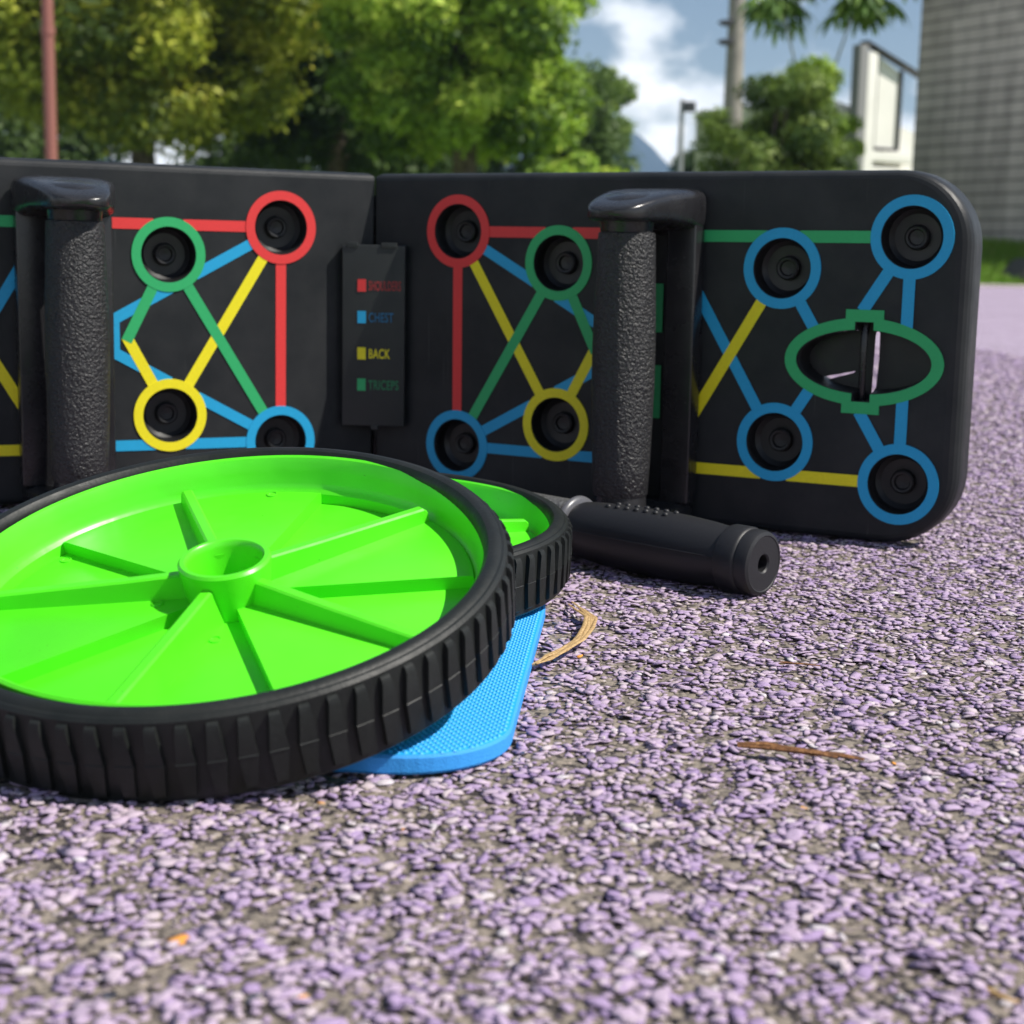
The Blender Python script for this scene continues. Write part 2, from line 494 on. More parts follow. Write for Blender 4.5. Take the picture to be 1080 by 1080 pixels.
# ------------------------------------------------------------------ granules of the court surface (stuff)
rng = np.random.default_rng(11)
def granules():
    t = (1+5**.5)/2
    ico = np.array([(-1, t, 0), (1, t, 0), (-1, -t, 0), (1, -t, 0), (0, -1, t), (0, 1, t), (0, -1, -t), (0, 1, -t), (t, 0, -1), (t, 0, 1), (-t, 0, -1), (-t, 0, 1)], float)
    ico /= np.linalg.norm(ico[0])
    tri = np.array([(0, 11, 5), (0, 5, 1), (0, 1, 7), (0, 7, 10), (0, 10, 11), (1, 5, 9), (5, 11, 4), (11, 10, 2), (10, 7, 6), (7, 1, 8), (3, 9, 4), (3, 4, 2), (3, 2, 6), (3, 6, 8), (3, 8, 9), (4, 9, 5), (2, 4, 11), (6, 2, 10), (8, 6, 7), (9, 8, 1)])
    pts = []
    s0 = .0026
    y = .17
    SC = []
    while y < 2.6:
        s = s0*max(1, y/1.0)
        if y > 1.5: s *= 1.1
        hw = .12 + .42*min(y, 1.6)
        n = int(2*hw/s)
        x = -hw + s*np.arange(n) + rng.uniform(-.6*s, .6*s, n)
        pts.append(np.stack([x, y + rng.uniform(-.6*s, .6*s, n)], 1))
        SC.append(np.full(n, s/s0))
        y += s*.92
    P = np.concatenate(pts)
    N = len(P)
    base = rng.normal(0, 1, (N, 3))
    ang = rng.uniform(0, 2*PI, N)
    big = np.clip(rng.lognormal(0, .34, N), .5, 1.7); sx = rng.uniform(.0012, .0025, N)*big; sy = rng.uniform(.0010, .0019, N)*big; sz = rng.uniform(.0006, .0011, N)
    S = np.concatenate(SC); sx *= S; sy *= S; sz *= S**.5
    V = ico[None]*np.stack([sx, sy, sz], 1)[:, None, :]
    V[..., 2] *= 1
    V = V*rng.uniform(.40, 1.35, (N, 12, 1))
    # tilt
    ta = rng.normal(0, .20, N); tb = rng.normal(0, .20, N)
    z = V[..., 2] + V[..., 0]*ta[:, None] + V[..., 1]*tb[:, None]
    ca, sa = np.cos(ang)[:, None], np.sin(ang)[:, None]
    X = V[..., 0]*ca - V[..., 1]*sa + P[:, 0, None]
    Y = V[..., 0]*sa + V[..., 1]*ca + P[:, 1, None]
    # low frequency unevenness
    lf = .00035*np.sin(P[:, 0]*310+1.3*np.sin(P[:, 1]*170)) + .00035*np.sin(P[:, 1]*270+2*np.sin(P[:, 0]*140))
    zc = rng.normal(-.0010, .00024, N) + lf
    Z = z + zc[:, None]
    cap = (zc + rng.uniform(-.00005, .0003, N))[:, None] + (V[..., 0]*rng.normal(0, .12, N)[:, None] + V[..., 1]*rng.normal(0, .12, N)[:, None])
    Z = np.minimum(np.minimum(Z, cap), .0006)
    VV = np.stack([X, Y, Z], -1).reshape(-1, 3)
    F = (tri[None] + (np.arange(N)*12)[:, None, None]).reshape(-1, 3)
    tint = rng.uniform(0, .97, N)
    odd = rng.random(N) < .0006
    tint[odd] = 1.0
    return VV, F, np.repeat(tint, 12)
VV, FF, TT = granules()
g = mesh_np('court_granules', VV, FF, M['granule'], attr=TT)
tag(g, 'lilac painted rubber granules with dark gaps covering the court', 'granules', kind='stuff')

# ------------------------------------------------------------------ grey block wall on the right
m = Mat('grey_block_wall', (.2, .2, .2), .85, .2)
co = m.coord()
br = m.n('ShaderNodeTexBrick', scale=1.0)
br.offset = .5
br.inputs['Brick Width'].default_value = .40
br.inputs['Row Height'].default_value = .113
br.inputs['Mortar Size'].default_value = .008
br.inputs['Mortar Smooth'].default_value = .3
br.inputs['Color1'].default_value = (.50, .455, .395, 1)
br.inputs['Color2'].default_value = (.58, .53, .46, 1)
br.inputs['Mortar'].default_value = (.42, .39, .34, 1)
sw = m.n('ShaderNodeSeparateXYZ'); m.l(co, sw.inputs[0])
cb = m.n('ShaderNodeCombineXYZ'); m.l(sw.outputs['X'], cb.inputs['X']); m.l(sw.outputs['Z'], cb.inputs['Y'])
m.l(cb.outputs[0], br.inputs['Vector'])
mpn = m.n('ShaderNodeMapping'); mpn.inputs['Scale'].default_value = (3.0, 3.0, .35); m.l(co, mpn.inputs[0])
st = m.n('ShaderNodeTexNoise', scale=2.2, detail=6, rough=.65); m.l(mpn.outputs[0], st.inputs['Vector'])
topd = m.ramp(m.math('MULTIPLY', m.math('ADD', sw.outputs['Z'], m.math('MULTIPLY', st.outputs['Fac'], 1.2)), .25), [(.72, 0), (.84, 1)])
stain = m.ramp(st.outputs['Fac'], [(.35, .75), (.6, 1.1)])
c = m.mix(1.0, br.outputs['Color'], stain, 'MULTIPLY')
row = m.math('FRACT', m.math('DIVIDE', sw.outputs['Z'], .113))
rowm = m.ramp(row, [(.0, .45), (.09, .55), (.14, 1), (.93, 1), (1, .5)])
c = m.mix(1.0, c, rowm, 'MULTIPLY')
c = m.mix(topd, c, (.05, .05, .052))
m.col(c)
m.bump(br.outputs['Fac'], -.01, .8)
M['blockwall'] = m.m
wallang = math.atan2(-1.2, .66)
wt = empty('block_wall', 'tall grey block wall with stained top standing behind the right end of the black board', 'wall', (3.67+.05, 15.0, .1), wallang)
mb = MB()
mb.box(0, 3.1, 0, .30, 0, 2.60)
mb.build('wall_face', M['blockwall'], wt, smooth=0)
mb = MB()
mb.box(-.04, 3.14, -.06, .36, 2.603, 2.72, ch=.01)
M['eave'] = plastic('dark_coping', (.06, .06, .062), .8)
mb.build('coping', M['eave'], wt)

# dark concrete block in the grass
db = MB()
v = [(0, 0, 0), (1.2, 0, 0), (1.2, .5, 0), (0, .5, 0), (.14, 0, .17), (1.2, 0, .17), (1.2, .5, .17), (.14, .5, .17)]
db.add(v, [(3, 2, 1, 0), (4, 5, 6, 7), (0, 1, 5, 4), (1, 2, 6, 5), (2, 3, 7, 6), (3, 0, 4, 7)])
M['darkconc'] = plastic('dark_concrete', (.045, .045, .045), .9)
bmx = bmesh.new()
for q in v: bmx.verts.new(q)
bmx.verts.ensure_lookup_table()
for q in db.f: bmx.faces.new([bmx.verts[i] for i in q])
bmesh.ops.bevel(bmx, geom=bmx.edges[:], offset=.015, segments=2, affect='EDGES')
db = MB(); db.bm(bmx)
o = db.build('drain_block', M['darkconc'])
o.location = (3.80, 11.95, .04)
tag(o, 'dark concrete drain block at the kerb, in the grass below the grey wall', 'concrete block')

# grass blades along the wall (stuff)
m = Mat('grass_blades', (.12, .25, .03), .6, .3)
at = m.n('ShaderNodeAttribute', attribute_name='tint').outputs['Fac']
m.col(m.ramp(at, [(0, (.08, .17, .02)), (.5, (.16, .30, .035)), (.85, (.26, .40, .06)), (1, (.45, .33, .15))]))
tr = m.n('ShaderNodeBsdfTranslucent'); tr.inputs[0].default_value = (.22, .42, .04, 1)
ms = m.n('ShaderNodeMixShader'); ms.inputs[0].default_value = .35
m.l(m.b.outputs[0], ms.inputs[1]); m.l(tr.outputs[0], ms.inputs[2]); m.l(ms.outputs[0], m.t.nodes['Material Output'].inputs[0])
M['grass'] = m.m
def grass():
    N = 42000
    x = rng.uniform(2.6, 6.2, N); y = rng.uniform(11.50, 14.6, N)
    wl = 15.0 - (x-3.72)*1.2/.66
    keep = (y < wl-.05)
    blk = (x > 3.78) & (x < 5.05) & (y > 11.9) & (y < 12.5)
    keep &= ~blk
    x, y = x[keep], y[keep]; N = len(x)
    z = np.array([ground_z(a, b) for a, b in zip(x, y)])
    h = rng.uniform(.04, .13, N)*(.35 + .65*np.clip((y-11.5)/.5, 0, 1)); w = rng.uniform(.004, .009, N); a = rng.uniform(0, PI, N)
    lx, ly = rng.normal(0, .35, N)*h, rng.normal(0, .35, N)*h
    dx, dy = np.cos(a)*w, np.sin(a)*w
    V = np.stack([np.stack([x-dx, y-dy, z], 1), np.stack([x+dx, y+dy, z], 1), np.stack([x+lx+dx*.2, y+ly+dy*.2, z+h], 1), np.stack([x+lx-dx*.2, y+ly-dy*.2, z+h], 1)], 1).reshape(-1, 3)
    F = np.arange(N*4).reshape(-1, 4)
    t = rng.uniform(0, 1, N)
    return V, F, np.repeat(t, 4)
V, F, T = grass()
tag(mesh_np('grass', V, F, M['grass'], attr=T), 'bright green grass growing at the foot of the grey wall', 'grass', kind='stuff')

# ------------------------------------------------------------------ trees
def leafmat(name, dark, mid, light, trans, tf=.28):
    m = Mat(name, mid, .55, .3)
    at = m.n('ShaderNodeAttribute', attribute_name='tint').outputs['Fac']
    m.col(m.ramp(at, [(0, dark), (.5, mid), (1, light)]))
    tr = m.n('ShaderNodeBsdfTranslucent'); tr.inputs[0].default_value = (*trans, 1)
    ms = m.n('ShaderNodeMixShader'); ms.inputs[0].default_value = tf
    m.l(m.b.outputs[0], ms.inputs[1]); m.l(tr.outputs[0], ms.inputs[2]); m.l(ms.outputs[0], m.t.nodes['Material Output'].inputs[0])
    return m.m
M['leaf_yellow'] = leafmat('olive_yellow_leaves', (.03, .06, .008), (.32, .39, .04), (.70, .68, .10), (.50, .56, .05))
M['leaf_green'] = leafmat('fresh_green_leaves', (.025, .06, .008), (.26, .42, .04), (.56, .68, .10), (.38, .58, .05))
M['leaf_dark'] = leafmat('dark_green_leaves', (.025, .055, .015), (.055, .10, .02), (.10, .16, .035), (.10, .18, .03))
M['leaf_olive'] = leafmat('olive_green_leaves', (.04, .08, .02), (.13, .21, .04), (.28, .37, .08), (.24, .36, .06))
M['leaf_palm'] = leafmat('papaya_leaves', (.05, .11, .03), (.12, .22, .05), (.26, .38, .08), (.24, .40, .06))
m = Mat('grey_bark', (.12, .09, .07), .9, .2)
m.col(m.ramp(m.noise(8, 6, .7), [(.3, (.06, .045, .035)), (.7, (.17, .14, .11))]))
M['bark'] = m.m

def tree(label, loc, rx, ry, z0, z1, nleaf, ls, mat, trunk_r, group=None, seed=1, nclump=60, name='tree', cat='tree', gap=.0, clump=.30, flatbottom=.35):
    r = np.random.default_rng(seed)
    t = empty(name, label, cat, loc, 0, group)
    H = z1 - z0; zc = z0 + H*.45
    # clumps spread through the ellipsoid, biased outwards
    d = r.normal(0, 1, (nclump, 3)); d /= np.linalg.norm(d, axis=1)[:, None]
    rad = r.uniform(.30, 1.0, nclump)**.5
    C0 = d*rad[:, None]*np.array([rx, ry, H*.5])*.86
    C0[:, 2] = np.where(C0[:, 2] < -flatbottom*H, -flatbottom*H + r.uniform(0, .1, nclump)*H, C0[:, 2])
    C0[:, 2] += zc
    C0 *= 1.0
    cr = r.uniform(.65, 1.25, nclump)*clump*min(rx, H*.5)
    per = r.choice(nclump, nleaf, p=cr**2/np.sum(cr**2))
    q = r.normal(0, 1, (nleaf, 3)); q /= np.linalg.norm(q, axis=1)[:, None]
    rr = r.uniform(.35, 1.0, nleaf)**.6
    P = C0[per] + q*(rr*cr[per])[:, None]*np.array([1, 1, .72]) + r.normal(0, .03*rx, (nleaf, 3))
    # leaf quads: face mostly outwards/up
    nrm = q + np.array([0, 0, .7]) + r.normal(0, .6, (nleaf, 3)); nrm /= np.linalg.norm(nrm, axis=1)[:, None]
    a = np.cross(nrm, r.normal(0, 1, (nleaf, 3))); a /= np.linalg.norm(a, axis=1)[:, None]
    b = np.cross(nrm, a)
    s = (ls*r.uniform(.6, 1.3, nleaf))[:, None]
    tipd = nrm*(-.15)*s
    V = np.stack([P-a*s, P-b*s*.45+tipd*-.4, P+a*s+tipd, P+b*s*.45+tipd*-.4], 1).reshape(-1, 3)
    F = np.arange(nleaf*4).reshape(-1, 4)
    tint = np.clip(.5 + r.normal(0, .32, nclump)[per] + r.normal(0, .18, nleaf), 0, 1)
    mesh_np('crown', V, F, mat, t, np.repeat(tint, 4))
    mb = MB()
    pts = [(0, 0, 0), (.05*trunk_r, 0, z0*.5), (r.normal(0, .3)*trunk_r, 0, z0), (r.normal(0, 1)*trunk_r, 0, zc), (0, 0, z0+H*.75)]
    mb.tube(pts, [trunk_r*1.25, trunk_r, trunk_r*.9, trunk_r*.5, trunk_r*.15], 10)
    for k in range(9):
        c = C0[r.integers(nclump)]
        zs = z0*.75 + (zc-z0*.75)*r.uniform(0, 1)
        mid = Vector((c[0]*.5, c[1]*.5, (zs+c[2])*.5 + .1))
        mb.tube([(0, 0, zs), mid, c], [trunk_r*.45, trunk_r*.28, trunk_r*.08], 7)
    mb.build('trunk', M['bark'], t)
    return t
tree('broad tree with yellowish olive crown behind the left black panel', (-6.0, 25, 0), 3.5, 3.2, 1.35, 9.0, 95000, .080, M['leaf_yellow'], .22, seed=2, nclump=150, clump=.19)
tree('big fresh green tree with dense crown behind the hinge of the black board', (-.85, 22.5, 0), 2.1, 2.2, 1.15, 6.8, 70000, .070, M['leaf_green'], .2, seed=5, nclump=120, clump=.215)
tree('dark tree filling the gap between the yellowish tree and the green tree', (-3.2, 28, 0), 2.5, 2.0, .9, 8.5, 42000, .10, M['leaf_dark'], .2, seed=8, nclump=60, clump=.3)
tree('yellowish tree behind the brown metal post at the far left', (-11.5, 27, 0), 3.0, 3.0, 1.7, 9, 34000, .09, M['leaf_yellow'], .2, seed=9, nclump=70, clump=.26)
tree('small olive tree right of the big green tree, beside the open sky', (1.75, 40, 0), 1.15, 1.2, 2.2, 5.4, 9000, .09, M['leaf_olive'], .12, seed=12, nclump=34, clump=.34)
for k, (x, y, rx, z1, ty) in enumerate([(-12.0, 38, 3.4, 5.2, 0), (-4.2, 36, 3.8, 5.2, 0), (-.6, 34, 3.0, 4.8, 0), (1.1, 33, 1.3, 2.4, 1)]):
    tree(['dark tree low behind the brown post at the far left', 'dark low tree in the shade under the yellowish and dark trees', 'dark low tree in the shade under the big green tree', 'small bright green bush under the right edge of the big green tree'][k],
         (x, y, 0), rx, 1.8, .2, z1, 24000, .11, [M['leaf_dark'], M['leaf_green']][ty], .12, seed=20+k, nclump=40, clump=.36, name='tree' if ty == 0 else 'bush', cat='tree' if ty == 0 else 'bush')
tree('distant dark green tree between the lamp post and the utility pole', (6.7, 55, 0), 1.5, 1.4, 1.2, 4.75, 9000, .12, M['leaf_dark'], .12, seed=31, nclump=36, clump=.34)
tree('round green bush with dead patches right of the utility pole', (2.30, 14.2, 0), .74, .55, .30, 2.02, 19000, .034, M['leaf_olive'], .06, seed=40, nclump=60, clump=.26, name='bush', cat='bush')
tree('greener bush in front of the white building, under the papaya leaves', (2.68, 14.8, 0), .56, .5, .35, 2.25, 13000, .036, M['leaf_green'], .05, seed=43, nclump=44, clump=.28, name='bush', cat='bush')

M['palestem'] = plastic('pale_green_stem', (.30, .33, .24), .6)
# papaya-like tree
def papaya():
    r = np.random.default_rng(77)
    t = empty('papaya_tree', 'slender tree with big star shaped leaves between the utility pole and the grey wall', 'tree', (2.10, 12.0, 0))
    mb = MB()
    stems = [[(.02, .1, 0), (.04, .05, .9), (.0, 0, 1.45), (-.17, 0, 2.02)], [(.02, .1, 0), (.10, .05, .9), (.25, 0, 1.6), (.40, 0, 2.08)]]
    for s in stems: mb.tube(s, [.020, .014, .009, .007], 8)
    leaves = MB()
    for ci, (cx, cz, nl) in enumerate([(-.19, 2.03, 19), (.44, 2.08, 22), (.12, 2.22, 16), (.7, 2.25, 10)]):
        for k in range(nl):
            az = r.uniform(0, 2*PI); el = r.uniform(-.5, .8)
            ln = r.uniform(.08, .25)
            d = Vector((math.cos(az)*math.cos(el), math.sin(az)*math.cos(el), math.sin(el)))
            base = Vector((cx, 0, cz))
            tip = base + d*ln
            mb.tube([base, base+d*ln*.5+Vector((0, 0, .015)), tip], [.005, .004, .003], 5)
            # palmate leaf
            out = Vector((d.x, d.y, -.35)).normalized()
            side = out.cross(Vector((0, 0, 1))).normalized()
            for j in range(9):
                a = (j-4)*R(36)
                v = (out*math.cos(a) + side*math.sin(a))
                v = (v + Vector((0, 0, -.22-.25*r.random()))).normalized()
                w = v.cross(Vector((0, 0, 1))).normalized()
                L_ = r.uniform(.16, .25)*(1-.07*abs(j-4))
                dr = Vector((0, 0, -.05))
                p0, p1, p2, p3 = tip, tip+v*L_*.45, tip+v*L_*.75+dr*.3, tip+v*L_+dr
                wd = .024
                up = Vector((0, 0, .006))
                leaves.add([p0, p1-w*wd, p1+up, p1+w*wd, p2-w*wd*.8, p2+up, p2+w*wd*.8, p3],
                           [(0, 2, 1), (0, 3, 2), (1, 2, 5, 4), (2, 3, 6, 5), (4, 5, 7), (5, 6, 7)])
    o = leaves.build('crown', M['leaf_palm'], t, smooth=0, fixn=False)
    a = o.data.attributes.new('tint', 'FLOAT', 'POINT')
    a.data.foreach_set('value', np.repeat(r.uniform(0, 1, len(o.data.vertices)//8), 8).astype(np.float32))
    mb.build('trunk', M['palestem'], t)
    t.location = (2.66, 15.2, -.036); t.scale = (1.267, 1.267, 1.267)
papaya()

# ------------------------------------------------------------------ poles
m = Mat('concrete_pole', (.30, .28, .25), .85, .2)
m.col(m.ramp(m.noise(5, 6, .7), [(.3, (.24, .22, .20)), (.7, (.38, .35, .31))]))
M['poleconc'] = m.m
M['steel'] = plastic('galvanised_steel', (.28, .29, .30), .5)
M['darkmetal'] = plastic('dark_fittings', (.05, .05, .055), .5)
M['rust'] = plastic('red_brown_paint', (.26, .10, .075), .6)
up = empty('utility_pole', 'thick pale concrete utility pole right of the clouds, with dark bolts', 'utility pole', (2.665, 20, 0))
mb = MB()
mb.lathe([(.135, 0), (.128, 1.2), (.105, 3.2), (.075, 8.0)], 20, caps=True)
mb.build('pole', M['poleconc'], up)
for z in (2.82, 3.05):
    mb = MB()
    mb.box(-.20, -.06, -.14, -.05, z-.035, z+.035, ch=.008)
    mb.tube([(-.20, -.09, z), (-.24, -.09, z+.01)], .018, 8)
    mb.build('bolt_fitting', M['darkmetal'], up)
mb = MB(); mb.box(-.9, .9, -.05, .05, 7.3, 7.42, ch=.01); mb.build('crossarm', M['poleconc'], up)

lp = empty('lamp_post', 'thin distant lamp post with a dark floodlight, between the clouds and the utility pole', 'lamp post', (4.56, 45, 0))
mb = MB(); mb.lathe([(.10, 0), (.085, 2.5), (.06, 4.62)], 14, caps=True); mb.build('pole', M['steel'], lp)
mb = MB(); mb.box(.05, .38, -.12, .10, 4.28, 4.56, ch=.03); mb.tube([(0, 0, 4.5), (.2, 0, 4.45)], .03, 8)
hd = mb.build('lamp_head', M['darkmetal'], lp)

bp = empty('metal_post', 'thin red brown metal post in front of the yellowish tree at the far left', 'post', (-3.555, 12, 0))
mb = MB(); mb.lathe([(.046, 0), (.043, 1.9), (.040, 3.4)], 16, caps=True); mb.build('pole', M['rust'], bp)
mb = MB(); mb.lathe([(.052, 1.70), (.052, 1.76)], 16, caps=True); mb.build('clamp', M['rust'], bp)
mb = MB(); mb.lathe([(.09, 0), (.09, .02)], 16, caps=True); mb.build('base_plate', M['rust'], bp)

# ------------------------------------------------------------------ white building
m = Mat('white_render_wall', (.72, .71, .67), .8, .2)
m.col(m.ramp(m.noise(2, 6, .7), [(.3, (.74, .72, .67)), (.7, (.84, .82, .77))]))
M['white'] = m.m
M['greypost'] = plastic('grey_post', (.22, .22, .22), .7)
M['blackline'] = plastic('black_frame', (.03, .03, .03), .6)
wbt = empty('white_building', 'white building with grey posts and sloping dark roof edge left of the grey wall', 'building', (4.47, 22, 0), R(33))
wbt.scale = (1.28, 1, 1)
mb = MB(); mb.add([(0, .3, 0), (2.6, .3, 0), (2.6, 3.2, 0), (0, 3.2, 0), (0, .3, 2.42), (2.6, .3, 1.7), (2.6, 3.2, 1.7), (0, 3.2, 2.42)],
                  [(0, 1, 2, 3), (4, 5, 6, 7), (0, 1, 5, 4), (1, 2, 6, 5), (2, 3, 7, 6), (3, 0, 4, 7)])
mb.build('wall', M['white'], wbt, smooth=0)
mb = MB(); mb.box(.20, .33, 0, .16, 0, 3.14, ch=.01); mb.build('post', M['greypost'], wbt)
mb = MB(); mb.box(.345, .49, .02, .2, 0, 3.06, ch=.01); mb.build('pillar', M['white'], wbt)
mb = MB(); mb.add([(.55, .12, 1.78), (.90, .12, 1.78), (.90, .12, 2.84), (.55, .12, 3.04), (.55, .2, 1.78), (.90, .2, 1.78), (.90, .2, 2.84), (.55, .2, 3.04)],
                  [(0, 1, 2, 3), (7, 6, 5, 4), (0, 4, 5, 1), (1, 5, 6, 2), (2, 6, 7, 3), (3, 7, 4, 0)])
mb.build('panel', M['white'], wbt, smooth=0)
mb = MB(); mb.add([(.51, .10, 1.74), (.94, .10, 1.74), (.94, .10, 2.88), (.51, .10, 3.10)], [(0, 1, 2, 3)])
mb = MB()
for (x0, x1, z0, z1) in [(.515, .548, 1.745, 3.05), (.902, .94, 1.745, 2.86), (.55, .90, 1.745, 1.777)]:
    mb.box(x0, x1, .08, .21, z0, z1)
mb.build('panel_frame', M['blackline'], wbt, smooth=0)
mb = MB(); mb.box(.50, 1.2, .05, .24, 1.58, 1.72, ch=.01); mb.build('beam', M['white'], wbt)
mb = MB(); mb.box(.50, 1.2, .05, .24, 1.34, 1.50, ch=.01); mb.build('beam', M['white'], wbt)
mb = MB(); mb.add([(.3, -.05, 3.17), (1.6, -.05, 2.62), (1.6, .5, 2.62), (.3, .5, 3.17), (.3, -.05, 3.24), (1.6, -.05, 2.69), (1.6, .5, 2.69), (.3, .5, 3.24)],
                  [(3, 2, 1, 0), (4, 5, 6, 7), (0, 1, 5, 4), (1, 2, 6, 5), (2, 3, 7, 6), (3, 0, 4, 7)])
mb.v = [(x, y*.3, z if z in (3.17, 2.62) else z-.04) for x, y, z in mb.v]
mb.build('roof_edge', M['blackline'], wbt, smooth=0)

# ==================================================================== PUSH UP BOARD
HX, HY, AR, BL = -.0808, .88942, .49617, .4399
LEAN = .0165
BW, BH = .3335, .18
ROWA, ROWB = (.1485, .0303), (.1326, .0463)
COLS = (.0560, .1180, .2417, .3050)
HR, RR = .0146, .0198
OV = (.2845, .0886)
board = empty('push_up_board', 'black folding push up board standing open on its edge with coloured lines and rings', 'exercise board', (HX, HY, 0))
holes = [(COLS[0], ROWA[0]), (COLS[0], ROWA[1]), (COLS[1], ROWB[0]), (COLS[1], ROWB[1]), (COLS[2], ROWB[0]), (COLS[2], ROWB[1]), (COLS[3], ROWA[0]), (COLS[3], ROWA[1])]

def rrect(d, ro=.036, ri=.004, n=10):
    """outline inset by d: square-ish hinge end, rounded outer end"""
    u0, u1, z0, z1 = .0006+d*.25, BW-d*1.1, 0+d*.6, BH-d*.6
    pts = []
    for (cx, cz, r, a0) in [(u0, z0, ri, PI), (u1, z0, ro, 1.5*PI), (u1, z1, ro, 0), (u0, z1, ri, .5*PI)]:
        r = max(r-d, .0006)
        ox = cx + r if cx == u0 else cx - r
        oz = cz + r if cz == z0 else cz - r
        for k in range(n+1):
            a = a0 + (PI/2)*k/n
            pts.append((ox+r*math.cos(a), oz+r*math.sin(a)))
    return pts
def circ(c, r, n=40): return [(c[0]+r*math.cos(2*PI*k/n), c[1]+r*math.sin(2*PI*k/n)) for k in range(n)]
def ell(a, b, n=56, tabs=False):
    return [(OV[0]+a*math.cos(2*PI*k/n), OV[1]+b*math.sin(2*PI*k/n)) for k in range(n)]
def oval_outline(a, b, tw, th, n=64):
    """ellipse with rectangular tabs top and bottom (tab half width tw, reaching |z| = th)"""
    pts = []
    for k in range(n):
        t = 2*PI*k/n
        x, z = a*math.cos(t), b*math.sin(t)
        pts.append([x, z])
    res = []
    za = b*math.sqrt(1-(tw/a)**2)
    up = [p for p in pts if p[1] >= 0 and p[0] > tw]; 
    up.sort(key=lambda p: -p[0])
    res += up + [[tw, za], [tw, th], [-tw, th], [-tw, za]]
    ul = [p for p in pts if p[1] >= 0 and p[0] < -tw]; ul.sort(key=lambda p: -p[0]); res += ul
    lo = [p for p in pts if p[1] < 0 and p[0] < -tw]; lo.sort(key=lambda p: p[0]); res += lo
    res += [[-tw, -za], [-tw, -th], [tw, -th], [tw, -za]]
    lr = [p for p in pts if p[1] < 0 and p[0] > tw]; lr.sort(key=lambda p: p[0]); res += lr
    return [(OV[0]+x, OV[1]+z) for x, z in res]

def fill(loops, y, mb, mi=0, flip=1):
    allp = [Vector((p[0], p[1], 0)) for lp in loops for p in lp]
    tri = tessellate_polygon([[Vector((p[0], p[1], 0)) for p in lp] for lp in loops])
    mb.add([(flip*p.x, y, p.y) for p in allp], tri, mi)
def strip(loopA, yA, loopB, yB, mb, mi=0, flip=1):
    n = len(loopA)
    vs = [(flip*p[0], yA, p[1]) for p in loopA] + [(flip*p[0], yB, p[1]) for p in loopB]
    mb.add(vs, [(k, (k+1) % n, n+(k+1) % n, n+k) for k in range(n)], mi)

def in_hole(p):
    for h in holes:
        if (p[0]-h[0])**2+(p[1]-h[1])**2 < .0150**2: return True
    x, z = p[0]-OV[0], p[1]-OV[1]
    if (x/.0350)**2+(z/.0172)**2 < 1: return True
    if abs(x) < .0055 and abs(z) < .0225: return True
    return False

